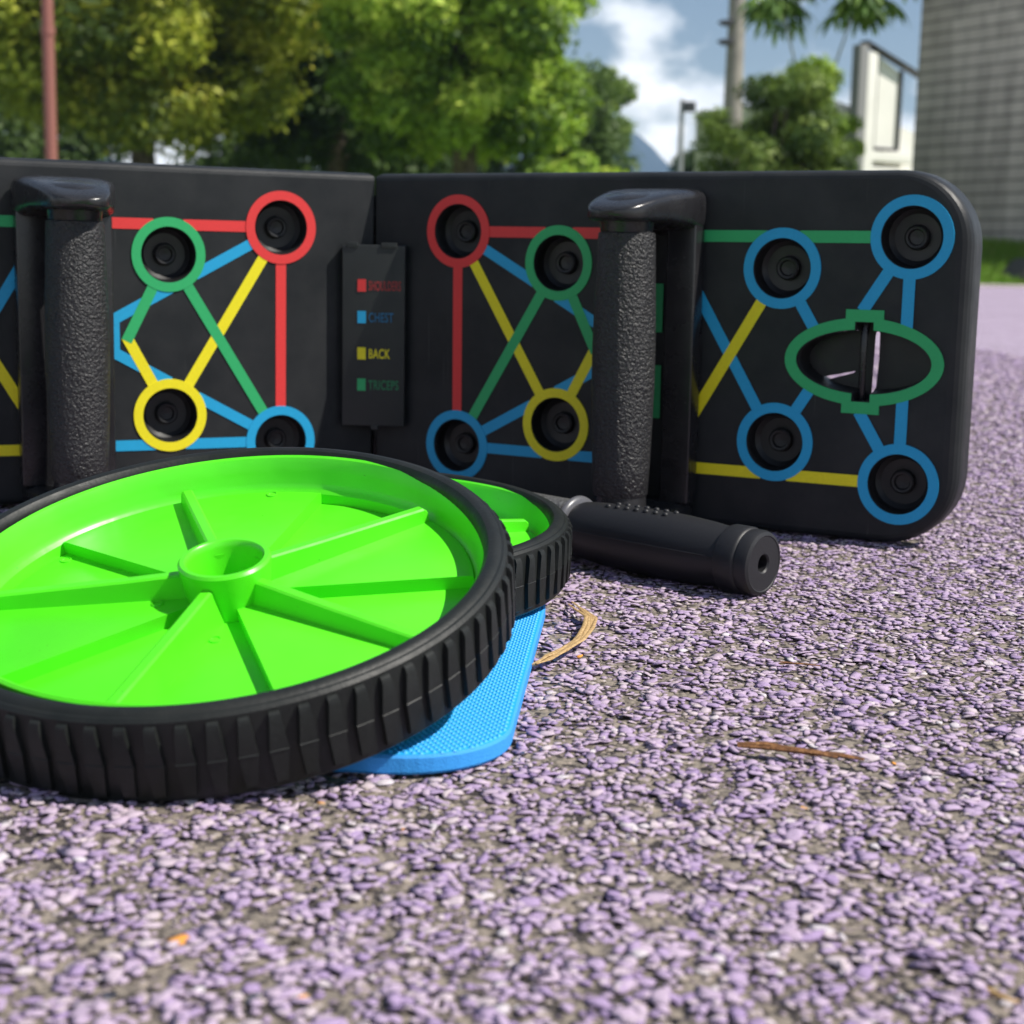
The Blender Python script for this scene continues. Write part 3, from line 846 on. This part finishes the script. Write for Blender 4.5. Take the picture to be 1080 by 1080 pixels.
def make_panel(flip):
    mb = MB()
    prof = [(.0070, 0), (.0045, .0004), (.0026, .0013), (.0012, .0028), (.0003, .0050), (0, .0080), (0, .0200), (.0010, .0222), (.0030, .0232)]
    slot_in = oval_outline(.0330, .0152, .0042, .0190)
    fill([rrect(prof[0][0])] + [circ(h, HR) for h in holes] + [slot_in], 0, mb, 0, flip)
    for (d0, y0), (d1, y1) in zip(prof[:-1], prof[1:]):
        strip(rrect(d0), y0, rrect(d1), y1, mb, 0, flip)
    fill([rrect(prof[-1][0]), slot_in], prof[-1][1], mb, 0, flip)
    # recess wall of the carry slot
    strip(slot_in, 0, slot_in, prof[-1][1], mb, 0, flip)
    lay = [0.00022]
    def bar(p, q, mi, w=.0029):
        p, q = Vector(p), Vector(q)
        d = (q-p); L_ = d.length; d.normalize(); nn = Vector((-d.y, d.x))
        n = max(2, int(L_/.0008)); y = -lay[0]; lay[0] += .00003
        run = []
        def flush():
            if len(run) >= 2:
                a, b = run[0], run[-1]
                vs = [(flip*(c+nn*s*w).x, y, (c+nn*s*w).y) for c in (a, b) for s in (-1, 1)]
                mb.add(vs, [(0, 1, 3, 2)], mi)
            run.clear()
        for k in range(n+1):
            c = p + d*(L_*k/n)
            if any(in_hole(c+nn*s*w) for s in (-1, -.5, 0, .5, 1)): flush()
            else: run.append(c)
        flush()
    RED, BLU, YEL, GRN = 1, 2, 3, 4
    A1, A2, B1, B2, C1, C2, D1, D2 = holes
    mid = (.176, .0890)
    bar((.1530, .0985), (.1530, .0800), BLU, .0085); bar((.056, .1485), (.167, .1485), RED); bar(A1, A2, RED)
    bar(A1, (.165, .0885), BLU); bar(A2, (.165, .0900), BLU); bar(A2, (.167, .0303), BLU)
    bar(A1, B2, YEL); bar(B2, (.1410, .0890), YEL)
    bar(B1, A2, GRN); bar(B1, (.1410, .0865), GRN)
    bar((.190, .1478), D1, GRN); bar((.190, .0297), D2, YEL)
    bar(C2, (.189, .1340), BLU); bar(C1, (.190, .0440), YEL)
    bar(C1, D2, BLU); bar(C2, D1, BLU); bar(D1, D2, BLU)
    def ring(loA, loB, mi):
        y = -lay[0]; lay[0] += .00003
        fill([loB, loA], y, mb, mi, flip)
        strip(loB, y, loB, 0.0, mb, mi, flip)
    lay[0] = .0006
    for h, c in zip(holes, (RED, BLU, GRN, YEL, BLU, BLU, BLU, BLU)):
        ring(circ(h, HR+.0002, 56), circ(h, RR, 56), c)
    ring(oval_outline(.0334, .0156, .0046, .0194), oval_outline(.0392, .0213, .0093, .0252), GRN)
    # two green marks behind the grip
    for z0, z1 in ((.0985, .1235), (.0540, .0815)):
        y = -lay[0]
        mb.add([(flip*.1715, y, z0), (flip*.1790, y, z0), (flip*.1790, y, z1), (flip*.1715, y, z1)], [(0, 1, 2, 3)], GRN)
    o = mb.build('panel', [M['board'], M['red'], M['blue'], M['yellow'], M['green']], board, smooth=28)
    for h in holes:
        s = MB()
        s.lathe([(HR+.0004, .0002), (HR-.0003, .0012), (HR-.0006, .0045), (HR-.0012, .0085), (.0112, .0105), (.0062, .0108), (.0058, .0080), (.0050, .0074), (.0040, .0076), (.0034, .0092), (.0001, .0096)],
                40, axis=(0, 1, 0), origin=(flip*h[0], 0, h[1]))
        s.build('socket', M['socket'], o)
    # floor of the carry slot with two through slits, and its centre bar
    s = MB()
    fl = oval_outline(.0329, .0151, .0041, .0189)
    slit = [(OV[0]+.0010, OV[1]-.0165), (OV[0]+.0030, OV[1]-.0135), (OV[0]+.0038, OV[1]), (OV[0]+.0036, OV[1]+.0135), (OV[0]+.0040, OV[1]+.0170), (OV[0]+.0026, OV[1]+.0170), (OV[0]+.0016, OV[1]+.0120)]
    slit2 = [(OV[0]-.0240, OV[1]-.0095), (OV[0]-.0215, OV[1]-.0108), (OV[0]-.0085, OV[1]-.0067), (OV[0]-.0075, OV[1]-.0058)]
    # bowl: shallow slope from rim to floor
    fl2 = oval_outline(.0315, .0143, .0038, .0182)
    strip(fl, .004, fl2, .0150, s, 0, flip)
    lefth = [p for p in fl2 if p[0] < OV[0]-.0002]
    lefth.sort(key=lambda p: math.atan2((p[1]-OV[1]), (p[0]-OV[0])) % (2*PI))
    top_, bot_ = (OV[0]-.0002, OV[1]+.0182), (OV[0]-.0002, OV[1]-.0182)
    lefth = [top_] + lefth + [bot_]
    right = [p for p in fl2 if p[0] > OV[0]-.0002]
    right.sort(key=lambda p: math.atan2((p[1]-OV[1]), (p[0]-OV[0])))
    right = [bot_] + right + [top_]
    fill([lefth, slit2], .0150, s, 0, flip)
    fill([right, slit], .0150, s, 0, flip)
    s.build('slot_floor', M['socket'], o, smooth=20)
    s = MB()
    x = OV[0]-.0008
    s.tube([(flip*x, .006, OV[1]-.0188), (flip*x, .0035, OV[1]-.012), (flip*x, .0030, OV[1]), (flip*x, .0035, OV[1]+.012), (flip*x, .006, OV[1]+.0188)], [.0021, .0018, .0017, .0018, .0021], 12)
    s.build('slot_bar', M['bracket'], o)
    return o
pr = make_panel(1)
pr.rotation_euler = (LEAN, 0, -AR)
pl = make_panel(-1)
pl.rotation_euler = (LEAN, 0, BL)
pr['label'] = 'right hand black panel with rings and oval carry slot, in its own shade'
pl['label'] = 'left hand black panel partly lit by the sun'
# hinge knuckles and legend plate
mb = MB()
for z0, z1 in ((.012, .045), (.047, .133), (.135, .168)):
    mb.lathe([(.001, z0), (.0048, z0), (.0052, z0+.001), (.0052, z1-.001), (.0048, z1), (.001, z1)], 16, origin=(0, .010, 0))
mb.build('hinge', M['bracket'], board)
mb = MB()
mb.box(-.0178, .0178, 0, .0062, -.0507, .0507, ch=.0009)
mb.box(-.0150, -.0090, -.0006, .004, .0490, .0520, ch=.0003)
mb.box(.0040, .0130, -.0006, .004, .0490, .0520, ch=.0003)
mb.box(-.0012, .0030, -.0004, .004, -.0528, -.0500, ch=.0004)
lg = mb.build('legend_plate', M['legend'], board)
lg.location = (.0008, -.0170, .0895)
lg.rotation_euler = (LEAN, 0, R(-2))
def text_part(txt, x, z, size, mat, sx):
    cu = bpy.data.curves.new('t', 'FONT'); cu.body = txt; cu.size = size; cu.extrude = .00004; cu.offset = .00012; cu.space_character = 1.08
    to = bpy.data.objects.new('t', cu); COL.objects.link(to)
    bpy.context.view_layer.update()
    me = bpy.data.meshes.new_from_object(to)
    bpy.data.objects.remove(to)
    me.materials.clear(); me.materials.append(mat)
    me.transform(Matrix.Translation((x, -.00022, z)) @ Matrix.Rotation(PI/2, 4, 'X') @ Matrix.Diagonal((sx, 1, 1, 1)))
    me.name = 'lettering'
    o = bpy.data.objects.new('lettering', me); COL.objects.link(o); o.parent = lg
    return o
for txt, z, c, c2 in (('SHOULDERS', .0283, 'red', 'red_dim'), ('CHEST', .0107, 'blue', 'blue_dim'), ('BACK', -.0096, 'yellow', 'yellow'), ('TRICEPS', -.0272, 'green', 'green_dim')):
    s = MB()
    s.box(-.0090, -.0043, -.0003, .0002, z-.0034, z+.0034, ch=.0)
    s.build('colour_key', M[c], lg, smooth=0)
    text_part(txt, -.0028, z-.0026, .0074, M[c2], .42 if len(txt) > 8 else .60)

# ------------------------------------------------------------------ handles plugged into the board
def loft(mb, secs, n=36, ex=5.0):
    """sections (y, half width, z0, z1) superelliptic in x-z"""
    vs = []
    for y, hw, z0, z1 in secs:
        cz, hz = (z0+z1)/2, (z1-z0)/2
        for k in range(n):
            a = 2*PI*k/n
            cx, sx = math.cos(a), math.sin(a)
            vs.append((math.copysign(abs(cx)**(2/ex), cx)*hw, y, cz+math.copysign(abs(sx)**(2/ex), sx)*hz))
    fs = []
    for i in range(len(secs)-1):
        for k in range(n):
            k2 = (k+1) % n
            fs.append((i*n+k, i*n+k2, (i+1)*n+k2, (i+1)*n+k))
    fs.append(tuple(range(n))); fs.append(tuple((len(secs)-1)*n+k for k in range(n)))
    mb.add(vs, fs)
HY0 = -.0435
def make_handle(label):
    t = empty('push_up_bar', label, 'push up bar', group='push up bars plugged upright into the board')
    g = MB()
    prof = [(.0080, .0195), (.0130, .0196), (.0137, .0205), (.0144, .035), (.0151, .055), (.0156, .075), (.0156, .092), (.0152, .112), (.0146, .130), (.0141, .146), (.0138, .1488), (.0126, .1492)]
    g.lathe(prof, 64, origin=(0, HY0, 0))
    g.build('grip', M['grip'], t, smooth=40)
    a = MB()
    up = [(-.0665, .0040, .1572, .1592), (-.0655, .0085, .1560, .1602), (-.0625, .0122, .1548, .1616), (-.056, .0152, .1540, .1638), (-.046, .0176, .1536, .1664), (-.034, .0204, .1532, .1686),
          (-.020, .0244, .1510, .1704), (-.008, .0248, .1490, .1712), (-.0032, .0248, .1484, .1712), (-.0022, .0238, .1494, .1702)]
    loft(a, up)
    a.lathe([(.0125, .1485), (.0130, .150), (.0132, .153), (.0140, .1560)], 40, origin=(0, HY0, 0))
    o = a.build('top_arm', M['bracket'], t, smooth=38)
    d = MB()
    d.lathe([(.0001, .0012), (.0108, .0006), (.0116, .0000), (.0118, -.003)], 36, origin=(0, -.044, .1662), axis=(0, -.22, 1))
    d.build('cap_disc', M['bracket'], o, smooth=38)
    b = MB()
    lo = [(y, hw*.93, .0135-(z1-.1484)*.52, .0135-(z0-.1484)*.52) for y, hw, z0, z1 in up]
    loft(b, lo)
    b.lathe([(.0150, .0085), (.0135, .0100), (.0128, .0196)], 40, origin=(0, HY0, 0))
    b.build('bottom_arm', M['bracket'], t, smooth=38)
    for s in (-1, 1):
        f = MB()
        f.box(min(s*.0085, s*.0240), max(s*.0085, s*.0240), -.0135, -.0014, .0120, .1560, ch=.0015)
        f.build('frame_bar', M['bracket'], t)
    return t
hR = make_handle('black C shaped push up handle on the shaded right panel, behind the roller grip')
UH = .1770
dR = Vector((math.cos(AR), -math.sin(AR), 0)); dL = Vector((-math.cos(BL), -math.sin(BL), 0))
hR.location = Vector((HX, HY, 0)) + dR*UH
hR.rotation_euler = (LEAN, 0, -AR)
hL = hR.copy(); COL.objects.link(hL)
hL['label'] = 'black push up bar on the sunlit left panel, above the big wheel'
for ch in list(hR.children):
    c = ch.copy(); COL.objects.link(c); c.parent = hL
    for g2 in ch.children:
        e = g2.copy(); COL.objects.link(e); e.parent = c
hL.location = Vector((HX, HY, 0)) + dL*.1738
hL.rotation_euler = (LEAN, 0, BL)

# ==================================================================== AB WHEELS
WR, WW = .0879, .0195
def make_wheel(label):
    t = empty('ab_wheel', label, 'wheel', group='lime green exercise wheels with black tyres')
    m_ = MB()
    rb = WR-.0016
    prof = [(.0792, WW+.0006), (.0796, WW+.0020), (.0808, WW+.0033), (.0822, WW+.0036), (.0838, WW+.0033), (.0846, WW+.0026), (.0853, WW+.0025), (.0862, WW+.0016), (rb, WW+.0002),
            (rb+.0003, WW*.75), (rb+.0004, WW*.5), (rb+.0003, WW*.25), (rb, -.0002), (.0862, -.0016), (.0853, -.0025), (.0838, -.0033), (.0822, -.0036), (.0808, -.0033), (.0796, -.002), (.0792, -.0006)]
    m_.lathe(prof, 180, close=True)
    NL = 72
    pit = 2*PI/NL
    for k in range(NL):
        a0 = k*pit
        rows = [(-.0002, .19, .0003), (.0006, .20, .0014), (WW*.5-.0002, .315, .0017), (WW*.5, .325, .0019), (WW*.5+.0002, .315, .0017), (WW-.0010, .20, .0017), (WW+.0004, .18, .0010), (WW+.0008, .17, .0002)]
        vs = []
        for h, w, e in rows:
            for (aw, re) in ((-w*1.12, -.0002), (-w, e), (w, e), (w*1.12, -.0002)):
                r_ = rb + re; a = a0 + aw*pit
                vs.append((r_*math.cos(a), r_*math.sin(a), h))
        fs = []
        for i in range(len(rows)-1):
            for j in range(3):
                fs.append((i*4+j, i*4+j+1, (i+1)*4+j+1, (i+1)*4+j))
        fs += [(0, 1, 2, 3), tuple((len(rows)-1)*4+j for j in range(4))]
        m_.add(vs, fs)
    m_.build('tyre', M['tyre'], t, smooth=32)
    # green rim: flange + wall, web of high and low sectors, ribs
    OX = .0
    w = MB()
    low, high = WW-.0122, WW-.0080
    w.lathe([(.0797, WW+.0006), (.0795, WW+.0018), (.0785, WW+.0024), (.0776, WW+.0019), (.0768, WW+.0004), (.0758, WW-.0030), (.0748, WW-.0062), (.0742, WW-.0078), (.0736, WW-.0084),
             (.0728, WW-.0092), (.0722, low), (.0722, .0010), (.0790, -.0012), (.0797, .001)], 160, close=True)
    secs = []
    # counter-clockwise borders in degrees: ribs at 3+36+72k, steps at 3+72k
    ribs = [3+36+72*k for k in range(5)]       # 39 111 183 255 327
    # high sectors (start,end)
    hs = {(75, 111): 1, (111, 147): 1, (3, 39): 1, (291, 327): 1, (183, 219): 1}
    def sector(a0, a1, h):
        n = 14
        ri, ro = .0095, .0726
        hb = .0035
        vs = []
        for k in range(n+1):
            a = R(a0+(a1-a0)*k/n)
            for r_, z in ((ri, h), (ro-.0012, h), (ro, h-.0006), (ro, hb), (ri, hb)):
                vs.append((r_*math.cos(a), r_*math.sin(a), z))
        fs = []
        for k in range(n):
            for j in range(5):
                j2 = (j+1) % 5
                fs.append((k*5+j, k*5+j2, (k+1)*5+j2, (k+1)*5+j))
        fs.append((0, 1, 2, 3, 4)); fs.append(tuple(n*5+j for j in range(5)))
        w.add(vs, fs)
    for k in range(10):
        a0 = 3+36*k; a1 = a0+36
        h = high if (a0, a1) in hs else low
        sector(a0+.02, a1-.02, h)
    for a in ribs:
        a = R(a)
        ca, sa = math.cos(a), math.sin(a)
        def P(r_, s_, z): return (r_*ca-s_*sa, r_*sa+s_*ca, z)
        vs = []
        for r_, zt in ((.0105, WW-.0006), (.030, WW-.0018), (.0702, WW-.0036), (.0714, WW-.0046)):
            for s_, z in ((-.0034, low-.001), (-.0019, zt-.0005), (-.0012, zt), (.0012, zt), (.0019, zt-.0005), (.0034, low-.001)):
                vs.append(P(r_, s_, z))
        fs = []
        for i in range(3):
            for j in range(5):
                fs.append((i*6+j, i*6+j+1, (i+1)*6+j+1, (i+1)*6+j))
        fs += [(0, 1, 2, 3, 4, 5), tuple(18+j for j in range(6))]
        w.add(vs, fs)
    rim = w.build('rim', M['lime'], t, smooth=30)
    hb = MB()
    hb.lathe([(.0001, low+.0020), (.0092, low+.0018), (.0100, WW-.006), (.0109, WW+.0012), (.0112, WW+.0028), (.0118, WW+.0034), (.0130, WW+.0034), (.0137, WW+.0026), (.0136, WW+.0010), (.0118, low+.001), (.0112, low-.002),
              (.0105, -.004), (.0100, -.0130), (.0001, -.0130)], 72)
    hub = hb.build('hub', M['lime'], rim, smooth=35)
    rim.location = (.0032, .0, 0)
    for a_, r_, h_ in ((20, .062, high), (92, .066, high), (132, .068, high), (200, .060, high), (265, .020, low), (310, .064, high), (228, .066, low)):
        pass
    # small round moulding marks
    for a_, r_, h_ in ((268, .0215, low), (88, .0690, high), (233, .0640, low), (197, .0210, high), (150, .0680, low)):
        a = R(a_); mk = MB()
        mk.lathe([(.0018, h_-.0003), (.0018, h_+.00035), (.0015, h_+.00045), (.0014, h_+.0001), (.0001, h_+.0001)], 20, origin=(r_*math.cos(a), r_*math.sin(a), 0))
        mk.build('moulding_mark', M['lime'], rim)
    return t
def place(o, c, n):
    n = Vector(n).normalized()
    xa = Vector((1, 0, 0)); xa = (xa - n*xa.dot(n)).normalized(); ya = n.cross(xa)
    return Matrix(((xa.x, ya.x, n.x, c[0]), (xa.y, ya.y, n.y, c[1]), (xa.z, ya.z, n.z, c[2]), (0, 0, 0, 1)))
w1 = make_wheel('big lime green wheel with black ribbed tyre lying tilted in the foreground')
w1.matrix_world = place(w1, (-.08565, .45078, .02453), (-.07038, -.27009, .96026))
w2 = w1.copy(); COL.objects.link(w2)
w2['label'] = 'second lime green wheel lying flat behind the big one, only its right side showing'
for ch in list(w1.children):
    c = ch.copy(); COL.objects.link(c); c.parent = w2
    for g2 in ch.children:
        e = g2.copy(); COL.objects.link(e); e.parent = c
w2.matrix_world = place(w2, (-.0643, .5963, .0043+.0879*.0673+.0030), (-.0012, -.0673, .9977)) @ Matrix.Rotation(R(-20), 4, 'Z')

# ==================================================================== KNEE PAD
kp = MB()
def pad_outline(d, n=12):
    x0, x1, y0, y1, r = -.150+d, .0000-d, 0+d, .215-d, .030-d
    pts = []
    for cx, cy, a0 in ((x0+r, y0+r, PI), (x1-r, y0+r, 1.5*PI), (x1-r, y1-r, 0), (x0+r, y1-r, .5*PI)):
        for k in range(n+1):
            a = a0+PI/2*k/n
            pts.append((cx+r*math.cos(a), cy+r*math.sin(a)))
    return pts
prof = [(.0006, -.0002), (0, .0006), (0, .0044), (.0007, .0052)]
for (d0, z0), (d1, z1) in zip(prof[:-1], prof[1:]):
    A, B = pad_outline(d0), pad_outline(d1); n = len(A)
    kp.add([(p[0], p[1], z0) for p in A]+[(p[0], p[1], z1) for p in B], [(k, (k+1) % n, n+(k+1) % n, n+k) for k in range(n)], 1)
kp.add([(p[0], p[1], prof[-1][1]) for p in pad_outline(prof[-1][0])], [tuple(range(n))], 0)
kp.add([(p[0], p[1], prof[0][1]) for p in pad_outline(prof[0][0])], [tuple(range(n))], 1)
def inside(x, y, d=.0012):
    x0, x1, y0, y1, r = -.150+d, -d, d, .215-d, .030-d
    if not (x0 < x < x1 and y0 < y < y1): return False
    cx = min(max(x, x0+r), x1-r); cy = min(max(y, y0+r), y1-r)
    return (x-cx)**2+(y-cy)**2 < r*r
px_, zt = .0021, prof[-1][1]-.00002
jj = 0; yy = .001
while yy < .214:
    xx = -.149 + (px_/2 if jj % 2 else 0)
    while xx < -.001:
        if inside(xx, yy):
            rr_ = px_*.47
            vs = [(xx+rr_*math.cos(R(30+60*k)), yy+rr_*math.sin(R(30+60*k)), zt) for k in range(6)]
            vs += [(xx+rr_*.45*math.cos(R(30+60*k)), yy+rr_*.45*math.sin(R(30+60*k)), zt+.00055) for k in range(6)]
            kp.add(vs, [(k, (k+1) % 6, 6+(k+1) % 6, 6+k) for k in range(6)]+[(6, 7, 8, 9, 10, 11)], 0)
        xx += px_
    yy += px_*.866; jj += 1
pad = kp.build('knee_pad', [M['foam_top'], M['foam_edge']], smooth=0)
pad.location = (-.0010, .3885, 0)
pad.rotation_euler = (0, 0, R(-4.5))
tag(pad, 'thin bright blue textured foam knee pad under the two green wheels', 'foam pad')

# ==================================================================== ROLLER GRIP
E_ = Vector((.1050, .6230, .0130)); L0 = Vector((.0300, .6900, .0145))
ax = (E_-L0); LEN = ax.length; ax.normalize()
rg = empty('roller_grip', 'black rubber roller grip with a hole in its end lying in front of the board', 'grip', (L0.x, L0.y, 0))
def toL(p): return Vector(p)-Vector((L0.x, L0.y, 0))
g = MB()
org = (0, 0, L0.z)
g.lathe([(.0105, .000), (.0118, .0015), (.0128, .004), (.0136, .012), (.0143, .028), (.0147, .045), (.0146, .058), (.0138, .072), (.0130, .080), (.0127, .084)], 56, origin=org, axis=ax)
# seam ridge along both sides and grip nubs on top
side = ax.cross(Vector((0, 0, 1))).normalized(); topv = side.cross(ax).normalized()
def onrad(s_, ang):
    prof_ = [(0, .0105), (.004, .0128), (.012, .0136), (.028, .0143), (.045, .0147), (.058, .0146), (.072, .0138), (.084, .0127)]
    r_ = np.interp(s_, [p[0] for p in prof_], [p[1] for p in prof_])
    return Vector(org)+ax*s_+(side*math.cos(ang)+topv*math.sin(ang))*r_
for ang in (R(8), R(188)):
    g.tube([onrad(s_, ang) for s_ in np.linspace(.002, .083, 16)], .00035, 6)
g.build('rubber_grip', M['roller_grip'], rg, smooth=40)
g = MB()
for row, ang in enumerate((R(74), R(92))):
    for k in range(7):
        p = onrad(.020+.0052*k+(.0024 if row % 2 else 0), ang)
        b = bmesh.new(); bmesh.ops.create_icosphere(b, subdivisions=2, radius=.00115)
        g.bm(b, mat=Matrix.Translation(p) @ Matrix.Diagonal((1.2, 1.2, 1.0, 1)))
o = g.build('grip_nubs', M['roller_grip'], rg, smooth=60)
g = MB()
g.lathe([(.0126, .0825), (.0141, .0832), (.0144, .0842), (.0144, .0915), (.0140, .0925), (.0136, .0928), (.0135, .0932), (.0138, .0936), (.0138, .0972), (.0132, .0988), (.0118, .0994), (.0114, .0991), (.0042, .0991), (.0036, .0984), (.0034, .0880), (.0001, .0880)], 56, origin=org, axis=ax)
g.build('end_cap', M['roller_grip'], rg, smooth=35)
g = MB()
g.lathe([(.0090, -.0030), (.0128, -.0032), (.0146, -.0015), (.0150, -.0008), (.0146, .0006), (.0130, .0016), (.0090, .0016)], 56, origin=org, axis=ax)
M['ring'] = plastic('grey_flange', (.10, .10, .11), .35)
g.build('flange', M['ring'], rg, smooth=50)
g = MB()
g.lathe([(.0001, -.0980), (.0120, -.0975), (.0127, -.096), (.0127, -.004), (.009, -.0031)], 48, origin=org, axis=ax)
g.build('axle_sleeve', M['sleeve'], rg, smooth=40)

# ==================================================================== small litter
def litter_strands(name, label, cat, pts, width, n, mat, seed, r0=.0006):
    r = np.random.default_rng(seed)
    mb = MB()
    pts = [Vector(p) for p in pts]
    for k in range(n):
        off = (k/(n-1)-.5)*width if n > 1 else 0
        P = []
        for i, p in enumerate(pts):
            t = (pts[min(i+1, len(pts)-1)]-pts[max(i-1, 0)]).normalized()
            s_ = Vector((-t.y, t.x, 0))
            sp = 1.0+.7*(i/(len(pts)-1))**3
            P.append(p + s_*(off*sp*(.4+.6*math.sin(PI*min(1, (i+.6)/len(pts))))) + Vector((r.normal(0, .0003), r.normal(0, .0003), .0004+abs(r.normal(0, .0005)))))
        n2 = len(P) - (r.integers(0, 2) if n > 1 else 0)
        mb.tube(P[:n2], [r0*(.5+.9*math.sin(PI*(i+.5)/n2)) for i in range(n2)], 6, flat=.5)
    o = mb.build(name, mat, smooth=60)
    tag(o, label, cat)
    return o
litter_strands('straw_strip', 'curved frayed strip of dry straw beside the blue foam pad', 'straw', [(.0085, .4985, .001), (.0130, .5075, .0013), (.0185, .5160, .0016), (.0245, .5300, .0018), (.0285, .5470, .0020), (.0300, .5640, .0020), (.0270, .5790, .0018), (.0235, .5900, .0015)], .0030, 7, M['straw'], 4)
litter_strands('twig', 'short reddish brown twig lying on the open court at the right', 'twig', [(.0650, .4175, .0010), (.0720, .4150, .0014), (.0790, .4128, .0016), (.0850, .4105, .0014), (.0910, .4085, .0012), (.0975, .4065, .0012)], .0008, 3, M['twig'], 5, .0010)
litter_strands('straw_piece', 'pale sliver of dry straw in the bottom right corner of the court', 'straw', [(.0905, .2700, .0010), (.0945, .2655, .0014), (.0985, .2600, .0012)], .0008, 2, M['straw'], 6, .0005)
litter_strands('twig_sliver', 'tiny reddish sliver of bark on the court right of the straw strip', 'twig', [(.0920, .5080, .0010), (.0990, .5070, .0012), (.1050, .5050, .0010)], .0006, 2, M['twig'], 9, .0004)
